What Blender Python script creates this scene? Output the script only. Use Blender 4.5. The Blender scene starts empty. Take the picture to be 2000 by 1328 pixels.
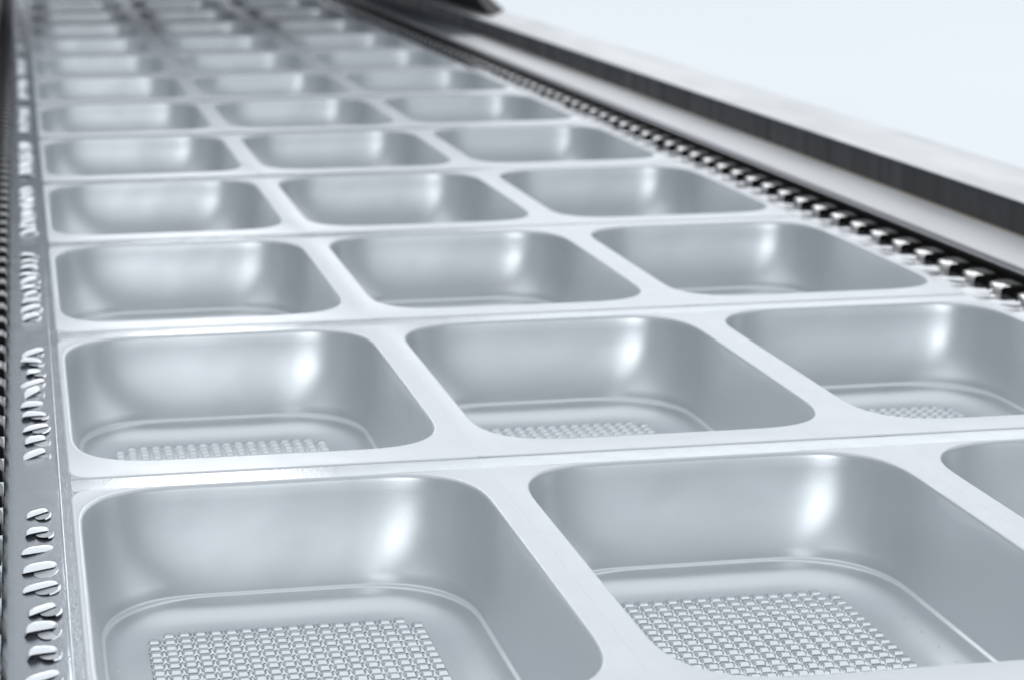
import bpy, bmesh, math, random
from mathutils import Vector, Matrix, noise
random.seed(7)
sc = bpy.context.scene
S = 0.16                      # metres per tray-lane width; lengths below are in lane widths
PY = 1.8315                   # tray pitch along the web
NROW = 13

# ------------------------------------------------------------------ camera
cam_d = bpy.data.cameras.new("camera")
cam = bpy.data.objects.new("camera", cam_d)
sc.collection.objects.link(cam)
cam.location = (-0.02834*S, -3.77362*S, 1.40241*S)
cam.rotation_euler = (1.376718, 0.006564, -0.197109)
cam_d.sensor_width = 36.0
cam_d.lens = 4769.92/2000*36.0
cam_d.clip_start = 0.02
cam_d.clip_end = 200.0
cam_d.dof.use_dof = True
cam_d.dof.focus_distance = 5.30*S
cam_d.dof.aperture_fstop = 22.0
cam_d.dof.aperture_blades = 0
sc.camera = cam

# ------------------------------------------------------------------ world and lamps
W = bpy.data.worlds.new("World"); sc.world = W; W.use_nodes = True
bg = W.node_tree.nodes["Background"]
bg.inputs[0].default_value = (0.86, 0.93, 1.0, 1)
bg.inputs[1].default_value = 0.36
sc.view_settings.view_transform = 'Standard'
sc.view_settings.look = 'None'
sc.view_settings.exposure = 0.0
sc.view_settings.gamma = 1.0

def area(name, loc, aim, sx, sy, radiance, col=(1, 1, 1)):
    d = bpy.data.lights.new(name, 'AREA'); d.shape = 'RECTANGLE'
    d.size = sx*S; d.size_y = sy*S
    d.energy = radiance*math.pi*(sx*S)*(sy*S)
    d.color = col
    o = bpy.data.objects.new(name, d); sc.collection.objects.link(o)
    o.location = Vector(loc)*S
    o.rotation_euler = (Vector(aim)-Vector(loc)).to_track_quat('-Z', 'Y').to_euler()
    return o
# broad window light beyond the far end, to the right of the machine
area("window_lamp", (18.5, 34, 9), (4, 2, 0), 28, 14, 1.0, (0.92, 0.96, 1.0))
# narrow strip lamp over the far end of the machine
area("strip_lamp", (2.05, 27, 8.2), (0.3, 2, 0), 1.7, 10, 6.0, (0.96, 0.98, 1.0))
# bright soft lamp behind the camera and to its left
area("rear_lamp", (-4.2, -13, 2.0), (1.5, 3, 0), 8.5, 1.7, 11.5, (0.95, 0.98, 1.0))
# long low window band behind the camera
area("rear_window_lamp", (3.5, -16, 1.95), (1.5, 3, 0), 17, 1.5, 3.6, (0.93, 0.97, 1.0))
# unseen overhead lamp, added to brighten the floor and trays evenly
area("overhead_fill_lamp", (50, 60, 40), (50, 60, 0), 240, 240, 0.85, (0.94, 0.97, 1.0))

# ------------------------------------------------------------------ materials
def mat(name, base, rough, metal=0.0, bump=0.0, bscale=900, spec=0.5, var=0.0, vscale=40, stretch=None, coat=0.0, ripple=0.0):
    m = bpy.data.materials.new(name); m.use_nodes = True
    nt = m.node_tree; b = nt.nodes["Principled BSDF"]
    b.inputs["Base Color"].default_value = (*base, 1)
    b.inputs["Roughness"].default_value = rough
    b.inputs["Metallic"].default_value = metal
    b.inputs["Specular IOR Level"].default_value = spec
    b.inputs["Coat Weight"].default_value = coat
    tc = nt.nodes.new("ShaderNodeTexCoord")
    src = tc.outputs["Object"]
    if stretch:
        mp = nt.nodes.new("ShaderNodeMapping"); mp.inputs["Scale"].default_value = stretch
        nt.links.new(src, mp.inputs["Vector"]); src = mp.outputs["Vector"]
    if ripple:                      # every tray its own faint unevenness
        oi = nt.nodes.new("ShaderNodeObjectInfo"); ad = nt.nodes.new("ShaderNodeVectorMath"); ad.operation = 'ADD'
        nt.links.new(src, ad.inputs[0]); nt.links.new(oi.outputs["Location"], ad.inputs[1]); src = ad.outputs[0]
    if bump:
        n = nt.nodes.new("ShaderNodeTexNoise"); n.inputs["Scale"].default_value = bscale
        n.inputs["Detail"].default_value = 2
        nt.links.new(src, n.inputs["Vector"])
        bp = nt.nodes.new("ShaderNodeBump"); bp.inputs["Strength"].default_value = bump
        bp.inputs["Distance"].default_value = 0.0005
        nt.links.new(n.outputs["Fac"], bp.inputs["Height"])
        if ripple:
            n2 = nt.nodes.new("ShaderNodeTexNoise"); n2.inputs["Scale"].default_value = 26; n2.inputs["Detail"].default_value = 1.5
            nt.links.new(src, n2.inputs["Vector"])
            b2 = nt.nodes.new("ShaderNodeBump"); b2.inputs["Strength"].default_value = ripple; b2.inputs["Distance"].default_value = 0.006
            nt.links.new(n2.outputs["Fac"], b2.inputs["Height"]); nt.links.new(b2.outputs["Normal"], bp.inputs["Normal"])
        nt.links.new(bp.outputs["Normal"], b.inputs["Normal"])
    if var:
        n = nt.nodes.new("ShaderNodeTexNoise"); n.inputs["Scale"].default_value = vscale
        n.inputs["Detail"].default_value = 5
        nt.links.new(src, n.inputs["Vector"])
        mr = nt.nodes.new("ShaderNodeMapRange")
        mr.inputs["From Min"].default_value = 0.3; mr.inputs["From Max"].default_value = 0.7
        mr.inputs["To Min"].default_value = max(0.02, rough-var); mr.inputs["To Max"].default_value = rough+var
        nt.links.new(n.outputs["Fac"], mr.inputs["Value"])
        nt.links.new(mr.outputs["Result"], b.inputs["Roughness"])
        mx = nt.nodes.new("ShaderNodeMix"); mx.data_type = 'RGBA'
        mx.inputs["A"].default_value = (*[c*(1-var) for c in base], 1)
        mx.inputs["B"].default_value = (*[min(1, c*(1+var)) for c in base], 1)
        nt.links.new(n.outputs["Fac"], mx.inputs["Factor"])
        nt.links.new(mx.outputs["Result"], b.inputs["Base Color"])
    return m
M_wall = mat("satin_tray_plastic", (0.645, 0.67, 0.69), 0.385, 0.8, bump=0.05, bscale=1400, var=0.02, vscale=30, ripple=0.18)
M_emb = mat("embossed_tray_plastic", (0.66, 0.685, 0.705), 0.15, 1.0)
M_flange = mat("frosted_flange_plastic", (0.515, 0.533, 0.556), 0.34, 0.35, bump=0.25, bscale=1500, var=0.05, vscale=60)
M_film = mat("clear_film", (0.185, 0.205, 0.232), 0.19, 0.75, bump=0.15, bscale=1100, spec=0.5, var=0.05, vscale=90)
M_edge = mat("wrinkled_film", (0.20, 0.21, 0.225), 0.11, 0.8)
M_cross = mat("joint_film", (0.38, 0.40, 0.42), 0.22, 0.75, bump=0.10, bscale=1200, var=0.04, vscale=90)
M_lou = mat("pressed_film", (0.74, 0.765, 0.79), 0.30, 0.7)
M_hole = mat("slot_gap", (0.30, 0.32, 0.34), 0.4)
M_chrome = mat("bright_steel", (0.76, 0.745, 0.72), 0.18, 1.0, var=0.05, vscale=200)
M_dull = mat("dull_clip_steel", (0.10, 0.10, 0.10), 0.35, 0.8)
M_black = mat("chain_and_shade_black", (0.006, 0.0058, 0.0055), 0.5, 0.0, spec=0.08)
M_rail = mat("satin_rail_steel", (0.50, 0.505, 0.51), 0.45, 0.15, spec=0.35, var=0.10, vscale=25, stretch=(1, 0.25, 1))
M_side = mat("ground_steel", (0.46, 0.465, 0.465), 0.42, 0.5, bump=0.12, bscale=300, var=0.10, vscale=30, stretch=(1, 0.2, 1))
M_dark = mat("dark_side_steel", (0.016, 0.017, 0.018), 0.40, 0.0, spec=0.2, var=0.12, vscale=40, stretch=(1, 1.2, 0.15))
M_hood = mat("black_hood_paint", (0.008, 0.008, 0.009), 0.6, spec=0.1)
M_seal = mat("grey_hood_paint", (0.40, 0.42, 0.45), 0.5)
M_floor = mat("pale_floor", (0.82, 0.845, 0.87), 0.8, spec=0.1, var=0.02, vscale=0.8)

# ------------------------------------------------------------------ helpers
C = sc.collection
def mesh(name, verts, faces, mats, fmat=None, smooth=True, sharp=None):
    me = bpy.data.meshes.new(name)
    me.from_pydata([(v[0]*S, v[1]*S, v[2]*S) for v in verts], [], faces)
    for m in (mats if isinstance(mats, (list, tuple)) else [mats]): me.materials.append(m)
    if fmat: me.polygons.foreach_set("material_index", fmat)
    me.polygons.foreach_set("use_smooth", [smooth]*len(faces))
    bm = bmesh.new(); bm.from_mesh(me); bmesh.ops.recalc_face_normals(bm, faces=bm.faces[:]); bm.to_mesh(me); bm.free()
    if sharp is not None: me.set_sharp_from_angle(angle=math.radians(sharp))
    me.update()
    return me
def obj(name, me, parent=None, loc=None):
    o = bpy.data.objects.new(name, me); C.objects.link(o)
    if parent: o.parent = parent
    if loc: o.location = Vector(loc)*S
    return o
def thing(name, label, cat, loc=(0, 0, 0), group=None):
    o = obj(name, None, None, loc); o.empty_display_size = 0.02
    o['label'] = label; o['category'] = cat
    if group: o['group'] = group
    return o
def tag(o, label, cat, group=None):
    o['label'] = label; o['category'] = cat
    if group: o['group'] = group
def up(me):            # make an open sheet face upwards on average
    s = sum(p.normal.z*p.area for p in me.polygons)
    if s < 0: me.flip_normals()
    return me

def loop(x0, x1, y0, y1, rx, ry, n=14, pw=2.0, bow=0.0, seg=6):
    """rounded rectangle, counter-clockwise; the same count of points whatever the sizes"""
    pts = []
    cs = [(x1-rx, y0+ry, -90), (x1-rx, y1-ry, 0), (x0+rx, y1-ry, 90), (x0+rx, y0+ry, 180)]
    cor = []
    for cx, cy, a0 in cs:
        arc = []
        for i in range(n+1):
            a = math.radians(a0+90*i/n); c, s = math.cos(a), math.sin(a)
            arc.append((cx+rx*math.copysign(abs(c)**(2/pw), c), cy+ry*math.copysign(abs(s)**(2/pw), s)))
        cor.append(arc)
    for k in range(4):
        pts += cor[k]
        a = cor[k][-1]; b = cor[(k+1) % 4][0]
        for i in range(1, seg): pts.append((a[0]+(b[0]-a[0])*i/seg, a[1]+(b[1]-a[1])*i/seg))
    if bow:
        cx, cy, hx, hy = (x0+x1)/2, (y0+y1)/2, (x1-x0)/2, (y1-y0)/2
        out = []
        for x, y in pts:
            u, v = (x-cx)/hx, (y-cy)/hy
            out.append((x+math.copysign(1, u)*bow*(abs(u) > .6)*(1-v*v)*min(1, (abs(u)-.6)/.4), y+math.copysign(1, v)*bow*(abs(v) > .6)*(1-u*u)*min(1, (abs(v)-.6)/.4)))
        pts = out
    return pts
def rings(levels):
    verts, faces = [], []
    n = len(levels[0][0])
    for pts, z in levels: verts += [(x, y, z) for x, y in pts]
    for k in range(len(levels)-1):
        a, b = k*n, (k+1)*n
        for i in range(n):
            j = (i+1) % n
            faces.append((a+i, a+j, b+j, b+i))
    return verts, faces, n

def rings3(levels):
    n = len(levels[0]); verts = [p for l in levels for p in l]; faces = []
    for k in range(len(levels)-1):
        for i in range(n):
            j = (i+1) % n
            faces.append((k*n+i, k*n+j, k*n+n+j, k*n+n+i))
    return verts, faces, n

# ------------------------------------------------------------------ the tray
X0, X1, Y0, Y1 = 0.0507, 0.9493, 0.130, 1.7015     # opening of the pocket in its own cell
RX, RY = 0.265, 0.335
def pocket(inset, z):
    f = max(0.3, 1-max(0, inset-.03)*2.4)
    return (loop(X0+inset, X1-inset, Y0+inset*.95, Y1-inset*.95, RX*f, RY*f, 18, 3.0-min(0.75, max(0, inset)*18)), z)
FX = {0: (0.031, 0.9999), 1: (0.0001, 0.9999), 2: (0.0001, 0.969)}
FY0, FY1 = -0.005, 1.7155
def flange_mesh(lane):
    a, b = FX[lane]
    rl = 0.05 if lane == 0 else 0.012
    rr = 0.05 if lane == 2 else 0.012
    def outer2(d):
        n, seg = 18, 6
        pts = []
        ra = [rr, rr, rl, rl]
        cs = [(b-d, FY0+d, -90), (b-d, FY1-d, 0), (a+d, FY1-d, 90), (a+d, FY0+d, 180)]
        cor = []
        for k, (cx, cy, a0) in enumerate(cs):
            r = ra[k]; ry = r*1.5
            ox = cx-r if cx > .5 else cx+r
            oy = cy-ry if cy > .5 else cy+ry
            cor.append([(ox+r*math.cos(math.radians(a0+90*i/n)), oy+ry*math.sin(math.radians(a0+90*i/n))) for i in range(n+1)])
        for k in range(4):
            pts += cor[k]
            p, q = cor[k][-1], cor[(k+1) % 4][0]
            for i in range(1, seg): pts.append((p[0]+(q[0]-p[0])*i/seg, p[1]+(q[1]-p[1])*i/seg))
        return pts
    lv0 = [(outer2(-0.0022), -0.0042), (outer2(-0.0008), -0.0028), (outer2(0.0), -0.0010), (outer2(0.004), 0.0), (outer2(0.0055), 0.0)]
    def joined(pts, z):         # neighbouring flanges run into each other without an edge
        o = outer2(0.004)
        r = []
        for (x, y), (xo, yo) in zip(pts, o):
            if lane != 0 and x < a+0.012: r.append((a, y, z if yo < 0.02 or yo > 1.69 else 0.0))
            elif lane != 2 and x > b-0.012: r.append((b, y, z if yo < 0.02 or yo > 1.69 else 0.0))
            else: r.append((x, y, z))
        return r
    lv = [joined(*q) for q in lv0]
    lv = lv + [[(x, y, z) for x, y in pts] for pts, z in (pocket(-0.0115, 0.0), pocket(-0.0095, 0.0004), pocket(-0.0055, 0.0006), pocket(-0.0025, -0.0006), pocket(-0.0006, -0.0035), pocket(0.0, -0.008))]
    v, f, n = rings3(lv)
    return up(mesh("flange", v, f, M_flange))
ZB = -0.32
def cavity_mesh():
    lv = [pocket(0.0, -0.008), pocket(0.0010, -0.016)]
    for k in range(1, 11):
        t = k/10
        lv.append(pocket(0.001+0.0285*t**2.2, -0.016-0.232*t))
    lv += [pocket(0.0295, -0.2515), pocket(0.0325, -0.2535), pocket(0.0365, -0.2545), pocket(0.0385, -0.2565), pocket(0.0395, -0.260)]
    for k in range(1, 11):
        t = math.pi/2*k/10
        lv.append(pocket(0.0395+0.078*(1-math.cos(t)), -0.260-0.060*math.sin(t)))
    lv.append(pocket(0.125, ZB)); 
    v, f, n = rings(lv)
    f.append(tuple(range(len(v)-n, len(v))))
    me = up(mesh("cavity", v, f, M_wall))
    return me
def emboss_mesh():
    """rows of small pressed blocks covering the middle of the base"""
    verts, faces = [], []
    px, py = 0.0352, 0.0428
    bx0, bx1, by0, by1 = 0.183, 0.817, 0.232, 1.600
    nx, ny = round((bx1-bx0)/px), round((by1-by0)/py)
    px, py = (bx1-bx0)/nx, (by1-by0)/ny
    r = 0.10
    def edge(x, y):   # distance inside the rounded outline
        cx = min(max(x, bx0+r), bx1-r); cy = min(max(y, by0+r*1.3), by1-r*1.3)
        dx, dy = (x-cx)/r, (y-cy)/(r*1.3)
        return 1-math.hypot(dx, dy)
    # valley sheet: a grid with rounded humps between the columns
    zb = ZB+0.0012
    rj = random.Random(5)
    H = 0.0098
    for i in range(nx):
        for j in range(ny):
            cx, cy = bx0+(i+.5)*px, by0+(j+.5)*py
            if edge(cx, cy) < 0.02: continue
            k = len(verts)
            hz = H*(1+rj.uniform(-.08, .08)); sk = rj.uniform(-.0007, .0007)
            us = (-1, -.84, -.62, .62, .84, 1); ts = (-1, -.93, -.80, -.62, -.35, 0.05, .5, 1)
            fu = (0, .55, 1, 1, .55, 0); gt = (0, .50, .76, .90, 1.0, .97, .62, 0)
            for q, t in enumerate(ts):
                for w_, u in enumerate(us):
                    verts.append((cx+u*px*0.45*(1-.12*(gt[q] > .6))+sk*gt[q], cy+t*py*0.49, zb+hz*gt[q]*fu[w_]))
            for q in range(7):
                for w_ in range(5):
                    a0 = k+q*6+w_
                    faces.append((a0, a0+1, a0+7, a0+6))
            # little saddle pip in the valley to the right
            if i < nx-1:
                k = len(verts)
                sx, sy, hw, hh = cx+px/2, cy, px*0.13, py*0.36
                verts += [(sx-hw, sy-hh, zb), (sx+hw, sy-hh, zb), (sx+hw, sy+hh, zb), (sx-hw, sy+hh, zb), (sx, sy, zb+H*0.6)]
                faces += [(k, k+1, k+4), (k+1, k+2, k+4), (k+2, k+3, k+4), (k+3, k, k+4)]
    me = mesh("embossed_blocks", verts, faces, M_emb, sharp=38)
    return me
def pip_mesh():
    """short pressed ticks along the rounded foot of the pocket"""
    verts, faces = [], []
    zz = -0.299
    spots = []
    for j in range(12): spots += [(0.111, 0.33+0.108*j, 0), (0.889, 0.33+0.108*j, 0)]
    for x, y, o in spots:
        k = len(verts)
        l, w = 0.004, 0.0013
        if o: dx, dy = w, l
        else: dx, dy = l, w
        ix = 0.004 if x < .5 else -0.004
        ax = (0 if o else ix)
        verts += [(x-dx, y-dy, zz), (x+dx, y-dy, zz), (x+dx, y+dy, zz), (x-dx, y+dy, zz), (x+ax, y, zz+0.0012)]
        faces += [(k, k+1, k+4), (k+1, k+2, k+4), (k+2, k+3, k+4), (k+3, k, k+4)]
    return mesh("pressed_ticks", verts, faces, M_wall, smooth=False)

ME_fl = [flange_mesh(l) for l in range(3)]
ME_cav, ME_emb, ME_pip = cavity_mesh(), emboss_mesh(), pip_mesh()
LANE = ["left lane by the slots", "middle lane", "right lane by the chain"]
ORD = ["first", "second", "third", "fourth", "fifth", "sixth", "seventh", "eighth", "ninth", "tenth", "eleventh", "twelfth", "thirteenth"]
for r in range(NROW):
    for l in range(3):
        if r == 0:
            lab = ["silvery plastic tray at the near end of the lane beside the slotted film edge",
                   "silvery plastic tray at the near end of the middle lane, whole embossed base showing",
                   "silvery plastic tray at the near end of the right lane, mostly out of view"][l]
        elif r == NROW-1:
            lab = "hazy grey plastic tray, the farthest of the " + ["left lane along the slotted film edge", "middle lane", "right lane along the gripper chain"][l]
        else:
            lab = ("silvery" if r < 5 else "blurred grey")+" tray, %s from the near end in the %s" % (ORD[r], LANE[l])
        t = thing("plastic_tray", lab, "tray", (l, r*PY, 0), "trays moulded side by side in the film web")
        obj("flange", ME_fl[l], t); obj("cavity", ME_cav, t)
        e = obj("embossed_blocks", ME_emb, t); e['kind'] = 'stuff'
        if r < 3: p = obj("pressed_ticks", ME_pip, t); p['kind'] = 'stuff'

# ------------------------------------------------------------------ the film between and beside the trays
YS, YE = -0.14, NROW*PY
web = thing("film_web", "clear glossy film web with a slotted left edge joining the rows of trays", "film", (0, 0, 0))
# left edge, with a low step beside the flanges
nY = 260
prof = [(-0.118, -0.010), (-0.112, -0.004), (-0.090, -0.0030), (0.000, -0.0030), (0.0060, -0.0030), (0.0082, -0.0030), (0.0088, -0.0026), (0.0094, -0.0030), (0.0114, -0.0030), (0.016, -0.0030), (0.036, -0.0030)]
v, f = [], []
for i in range(nY+1):
    y = YS+(YE-YS)*i/nY
    for k, (x, z) in enumerate(prof):
        w = noise.noise(Vector((x*9, y*1.6, 3)))*0.0012*(1 if k < 5 else 0)
        v.append((x+(0.002*noise.noise(Vector((y*7, 1, 1))) if k < 2 else 0), y, z+w))
m = len(prof)
for i in range(nY):
    for k in range(m-1):
        f.append((i*m+k, i*m+k+1, (i+1)*m+k+1, (i+1)*m+k))
obj("edge_strip", up(mesh("edge_strip", v, f, M_film)), web)
# cross strips between the rows
def cross_mesh():
    v, f = [], []
    nx = 60
    for i in range(nx+1):
        x = 0.0365+(2.9625-0.0365)*i/nx
        for y, z in ((-0.1255, -0.0055), (-0.120, -0.0032), (-0.112, -0.0028), (-0.06, -0.0026), (-0.012, -0.0028), (0.0, -0.0032), (0.012, -0.0055)):
            v.append((x, y, z+0.0004*noise.noise(Vector((x*6, y*20, 5)))))
    for i in range(nx):
        for k in range(6): f.append((i*7+k, i*7+k+1, (i+1)*7+k+1, (i+1)*7+k))
    return up(mesh("cross_strip", v, f, M_cross))
ME_cross = cross_mesh()
for r in range(0, NROW+1): obj("cross_strip", ME_cross, web, (0, r*PY, 0))
# wrinkled right edge running up to the chain
CP = 0.2345                    # chain pitch
v, f = [], []
nY, nX = 1500, 12
x0, x1 = 2.955, 3.085
for i in range(nY+1):
    y = YS+(YE-YS)*i/nY
    for k in range(nX+1):
        t = k/nX; x = x0+(x1-x0)*t
        a = 0.0026*t*(1.2-t*.6)
        ph = (y-3.49-0.10)/CP*2*math.pi
        w = a*(math.cos(ph+2.2*(1-t))+0.7*math.sin(2.0*ph+5*t+1)*t)+0.0045*t*noise.noise(Vector((x*5, y*2.2, 9)))
        w += 0.0028*t*noise.noise(Vector((x*14, y*7.5+x*12, 2)))
        v.append((x, y, -0.0055+w-0.004*(1-t)))
for i in range(nY):
    for k in range(nX): f.append((i*(nX+1)+k, i*(nX+1)+k+1, (i+1)*(nX+1)+k+1, (i+1)*(nX+1)+k))
obj("wrinkled_edge", up(mesh("wrinkled_edge", v, f, M_edge)), web)
# louvres pressed into the left edge
def louvre_mesh(seed):
    """a pressed flap: a slanted rounded ridge with an open slot in front of it and a thin rim"""
    rnd = random.Random(seed)
    L, D, H, sl = 0.062+rnd.uniform(-.004, .004), 0.046+rnd.uniform(-.004, .004), 0.0165+rnd.uniform(-.003, .002), 0.066+rnd.uniform(-.010, .010)
    n, m = 16, 8
    v, f, fm = [], [], []
    for i in range(n+1):
        u = -1+2*i/n
        half = max(0.0, 1-abs(u)**3.6)**0.5
        hz = H*half*(1.0-0.25*u)
        for k in range(m+1):
            t = k/m                       # 0 back foot, 1 front lip
            a = math.pi*(t*0.86)
            y = D*0.5*half*math.cos(a)
            z = hz*math.sin(a)
            v.append((u*L/2, y+u*sl/2, z-0.001))
    for i in range(n):
        for k in range(m):
            a = i*(m+1)+k
            f.append((a, a+1, a+m+2, a+m+1)); fm.append(0)
    k0 = len(v)                            # the open slot
    for i in range(n+1):
        u = -1+2*i/n; half = max(0, 1-u*u)**0.5
        x = 0.013+u*L*0.34
        v += [(x, 0.010*half-0.018+u*0.010, 0.0012), (x, -0.050*half-0.012+u*0.006, 0.0014)]
    for i in range(n):
        f.append((k0+2*i, k0+2*i+1, k0+2*i+3, k0+2*i+2)); fm.append(1)
    k0 = len(v)                            # short raised rim at the far corner of the slot
    for i in range(9):
        u = 0.25+0.75*i/8; half = max(0, 1-u*u)**0.5; s = ((u-.25)/.75)**1.5
        x = 0.013+u*L*0.34; y = -0.050*half-0.012+u*0.006
        v += [(x, y+0.001, 0.0010), (x+0.0015*u, y-0.002, 0.0010+0.0055*s), (x+0.003*u, y-0.006, -0.001)]
    for i in range(8):
        for k in range(2):
            a = k0+3*i+k
            f.append((a, a+1, a+4, a+3)); fm.append(0)
    return up(mesh("louvre", v, f, [M_lou, M_hole], fm))
LOU = [louvre_mesh(s) for s in range(8)]
rl = random.Random(3)
for r in range(NROW):
    for i in range(10):
        o = obj("louvre", LOU[rl.randrange(8)], web, (-0.044+rl.uniform(-.004, .004), r*PY+0.262+0.1395*i+rl.uniform(-.008, .008), -0.0035))
        o.rotation_euler = (rl.uniform(-.12, .12), rl.uniform(-.14, .14), rl.uniform(-.14, .14)); o.scale = (rl.uniform(.85, 1.12), rl.uniform(.8, 1.15), rl.uniform(.7, 1.15))

# ------------------------------------------------------------------ chains, rails, frame
def bevel_box(x0, x1, y0, y1, z0, z1, b, segs=2):
    bm = bmesh.new()
    bmesh.ops.create_cube(bm, size=1)
    for q in bm.verts:
        q.co = Vector((x0 if q.co.x < 0 else x1, y0 if q.co.y < 0 else y1, z0 if q.co.z < 0 else z1))
    if b: bmesh.ops.bevel(bm, geom=bm.edges[:], offset=b, segments=segs, profile=0.6, affect='EDGES')
    v = [q.co[:] for q in bm.verts]
    for i, q in enumerate(bm.verts): q.index = i
    f = [tuple(q.index for q in p.verts) for p in bm.faces]
    bm.free()
    return v, f
def join(parts):
    v, f, fm = [], [], []
    for (pv, pf), mi in parts:
        k = len(v); v += pv; f += [tuple(i+k for i in p) for p in pf]; fm += [mi]*len(pf)
    return v, f, fm
def cyl(c, axis, r, l, n=14):
    v, f = [], []
    for s in (-1, 1):
        for i in range(n):
            a = 2*math.pi*i/n; p = [r*math.cos(a), r*math.sin(a)]; p.insert(axis, s*l/2)
            v.append((c[0]+p[0], c[1]+p[1], c[2]+p[2]))
    f = [tuple(range(n)), tuple(range(n, 2*n))]+[(i, (i+1) % n, n+(i+1) % n, n+i) for i in range(n)]
    return v, f
def link_meshes(sg, M_clip):
    # clip: chromed clamp plate with a rounded nose turned to the film; body: dark link plates and roller
    def X(a, b): return (a, b) if sg > 0 else (-b, -a)
    pr = [(0, -0.012), (0, 0.012), (0.0015, 0.0165), (0.005, 0.0205), (0.010, 0.0228), (0.016, 0.0235), (0.034, 0.0235), (0.034, -0.012)]
    k = len(pr); ys = [-0.050, -0.046, 0.046, 0.050]
    v = [(sg*(x+(0.002 if i in (0, 3) and x < .03 else 0)), y, z-(0.002 if i in (0, 3) and z > 0 else 0)) for i, y in enumerate(ys) for x, z in pr]
    f = [(i*k+j, i*k+(j+1) % k, (i+1)*k+(j+1) % k, (i+1)*k+j) for i in range(3) for j in range(k)]+[tuple(range(k)), tuple(range(3*k, 4*k))]
    clip = mesh("clip", v, f, [M_clip, M_black], [0]*(3*k)+[1, 1], sharp=35)
    a1, b1 = X(0.024, 0.090); a2, b2 = X(0.100, 0.118)
    body = join([(bevel_box(a1, b1, -0.046, 0.080, -0.05, 0.0250, 0.012, 3), 0),
                 (bevel_box(a2, b2, -0.105, 0.105, -0.06, 0.006, 0.008), 0)])
    bme = mesh("link_plate", body[0], body[1], M_black, body[2], smooth=True, sharp=40)
    pin = mesh("pin", *cyl((sg*0.075, 0.117, -0.004), 0, 0.016, 0.10), M_black, sharp=40)
    return clip, bme, pin
def chain(x, y_from, y_to, sg, label):
    t = thing("gripper_chain", label, "chain", (x, y_from, 0), "chains gripping the film edges")
    cm, bm_, pm = link_meshes(sg, M_chrome if sg > 0 else M_dull)
    y = 0
    while y_from+y < y_to:
        b = obj("link", bm_, t, (0, y, 0))
        c = obj("clip", cm, b); c.rotation_euler = (0, 0, random.uniform(-.03, .03)); obj("pin", pm, b)
        y += CP
    return t
chain(3.068, 3.49-0.05-CP*14, YE-.2, 1, "black steel chain with bright clips along the right edge of the film")
chain(-0.118, 0.05, YE-.2, -1, "dark steel chain at the far left, gripping the slotted film edge")
# guide rail: satin flat bar with a rounded inner lip
FY, BY = -3.0, 30.0
def extrude(name, prof, y0, y1, m, fm=None, n=1, sharp=30):
    v, f, k = [], [], len(prof)
    for i in range(n+1):
        y = y0+(y1-y0)*i/n
        v += [(x, y, z) for x, z in prof]
    mats = []
    for i in range(n):
        for j in range(k):
            f.append((i*k+j, i*k+(j+1) % k, (i+1)*k+(j+1) % k, (i+1)*k+j)); mats.append(fm[j] if fm else 0)
    f.append(tuple(range(k))); f.append(tuple(range(n*k, n*k+k))); mats += [0, 0]
    return mesh(name, v, f, m, mats, sharp=sharp)
rail = thing("guide_rail", "satin steel guide rail running beside the black chain on the right", "rail", (0, 0, 0))
zr = 0.06
obj("flat_bar", extrude("flat_bar", [(3.199, zr-0.012), (3.199, zr-0.003), (3.202, zr), (3.457, zr), (3.457, zr-0.10), (3.30, zr-.10), (3.30, zr-0.012)], FY, BY, M_rail), rail)
obj("inner_lip", extrude("inner_lip", [(3.178, -0.12), (3.176, zr-0.022), (3.180, zr-0.015), (3.196, zr-0.0135), (3.198, zr-0.018), (3.198, -0.12)], FY, BY, [mat("lip_steel", (0.20, 0.20, 0.22), 0.35, 0.6), M_black], [1, 1, 0, 0, 1, 1]), rail)  # side faces coloured black for the shade and dark reflections in the gap
frame = thing("machine_frame", "heavy steel side member of the machine, dark inner face, pale top", "machine frame", (0, 0, 0))
zt = 0.188
obj("side_bar", extrude("side_bar", [(3.464, -1.2), (3.464, zt-0.012), (3.4655, zt-0.007), (3.469, zt-0.003), (3.475, zt-0.0008), (3.483, zt), (3.840, zt), (3.847, zt-0.006), (3.847, -1.2)], FY, BY, [M_side, M_dark], [1, 1, 0, 0, 0, 0, 0, 1, 1]), frame)  # top and bevel pale, both side faces near black
obj("edge_bead", extrude("edge_bead", [(3.4580, zr-0.004), (3.4580, zr+0.004), (3.4635, zr+0.004), (3.4635, zr-0.004)], FY, BY, mat("tan_seal", (0.30, 0.25, 0.18), 0.5)), frame)
railL = thing("side_rail", "dull steel side rail just left of the left chain", "rail", (0, 0, 0))
obj("flat_bar", extrude("flat_bar", [(-0.62, -.3), (-0.62, 0.035), (-0.60, 0.05), (-0.275, 0.05), (-0.262, 0.04), (-0.262, -.3)], FY, BY, mat("warm_rail_steel", (0.30, 0.27, 0.26), 0.4, 0.4)), railL)

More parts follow.
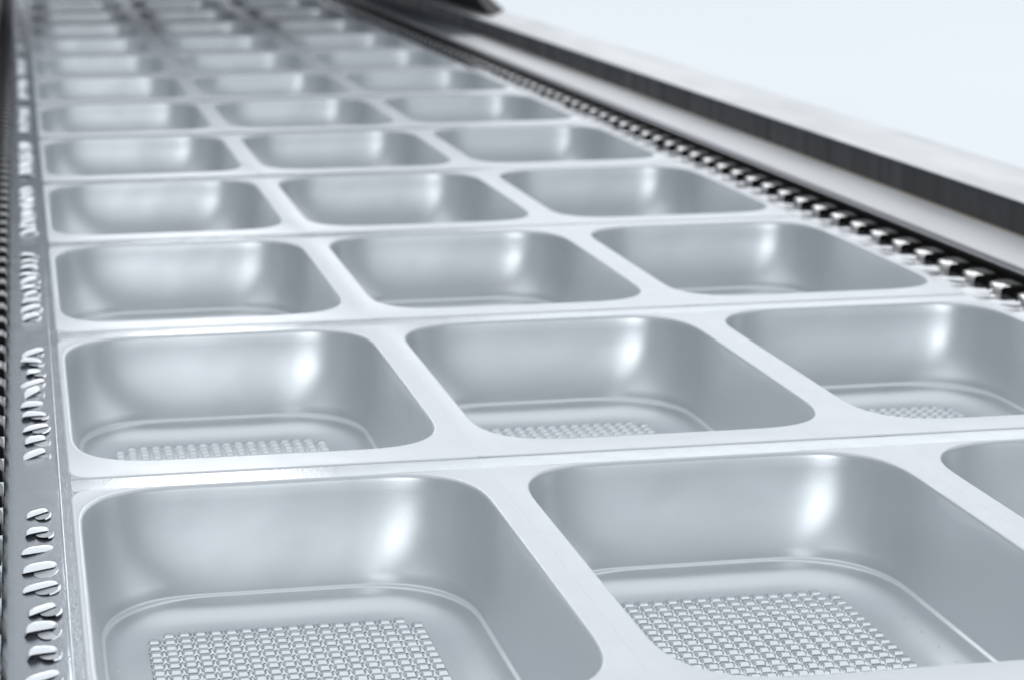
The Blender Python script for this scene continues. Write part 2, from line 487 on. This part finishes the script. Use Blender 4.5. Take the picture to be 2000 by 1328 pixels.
# sealing station over the far end
st = thing("sealing_station", "black machine hood standing over the far end of the trays", "machine", (0, 0, 0))
def prism(name, pts2, y0, y1, m):
    k = len(pts2)
    v = [(x, y0, z) for x, z in pts2]+[(x, y1, z) for x, z in pts2]
    f = [tuple(range(k)), tuple(range(k, 2*k))]+[(i, (i+1) % k, k+(i+1) % k, k+i) for i in range(k)]
    return mesh(name, v, f, m, smooth=False)
pan = [(3.60, zt+.003), (3.85, zt+.003), (3.58, 0.45), (3.58, 1.2), (3.50, 1.2), (3.54, 0.45)]
fy = lambda x: 15.25+(x-3.60)*3.0
k = len(pan)
v = [(x, fy(x) if z < .3 else 16.2, z) for x, z in pan]+[(x, 24, z) for x, z in pan]
obj("side_panel", mesh("side_panel", v, [tuple(range(k)), tuple(range(k, 2*k))]+[(i, (i+1) % k, k+(i+1) % k, k+i) for i in range(k)], M_hood, smooth=False), st)
obj("dark_rail_strip", prism("dark_rail_strip", [(3.204, zr+.003), (3.456, zr+.003), (3.456, zr+.010), (3.204, zr+.010)], 15.05, 24, mat("grey_rail_strip", (0.10, 0.105, 0.115), 0.4)), st)  # thin dark grey strip lying over the far rail
obj("reflection_blocker", prism("reflection_blocker", [(-0.75, 0.45), (3.52, 0.45), (3.52, 1.45), (-0.75, 1.45)], 20, 20.3, mat("grey_blocker_paint", (0.50, 0.53, 0.57), 0.5)), st)  # unseen panel added to block the window lamp's reflection in the far flanges
obj("shade_cover", prism("shade_cover", [(-0.75, 2.1), (3.75, 2.1), (3.75, 2.6), (3.60, 2.7), (-0.6, 2.7), (-0.75, 2.6)], 16.0, 26, M_seal), st)  # unseen top over the web, shaped and greyed to dim the far rows
obj("side_panel", prism("side_panel", [(-0.75, 0.06), (-0.45, 0.06), (-0.45, 2.1), (-0.75, 2.1)], 19.6, 20, M_hood), st)

# ------------------------------------------------------------------ floor
fl = obj("floor", mesh("floor", [(-80, -60, -5), (160, -60, -5), (160, 160, -5), (-80, 160, -5)], [(0, 1, 2, 3)], M_floor))
fl['kind'] = 'structure'
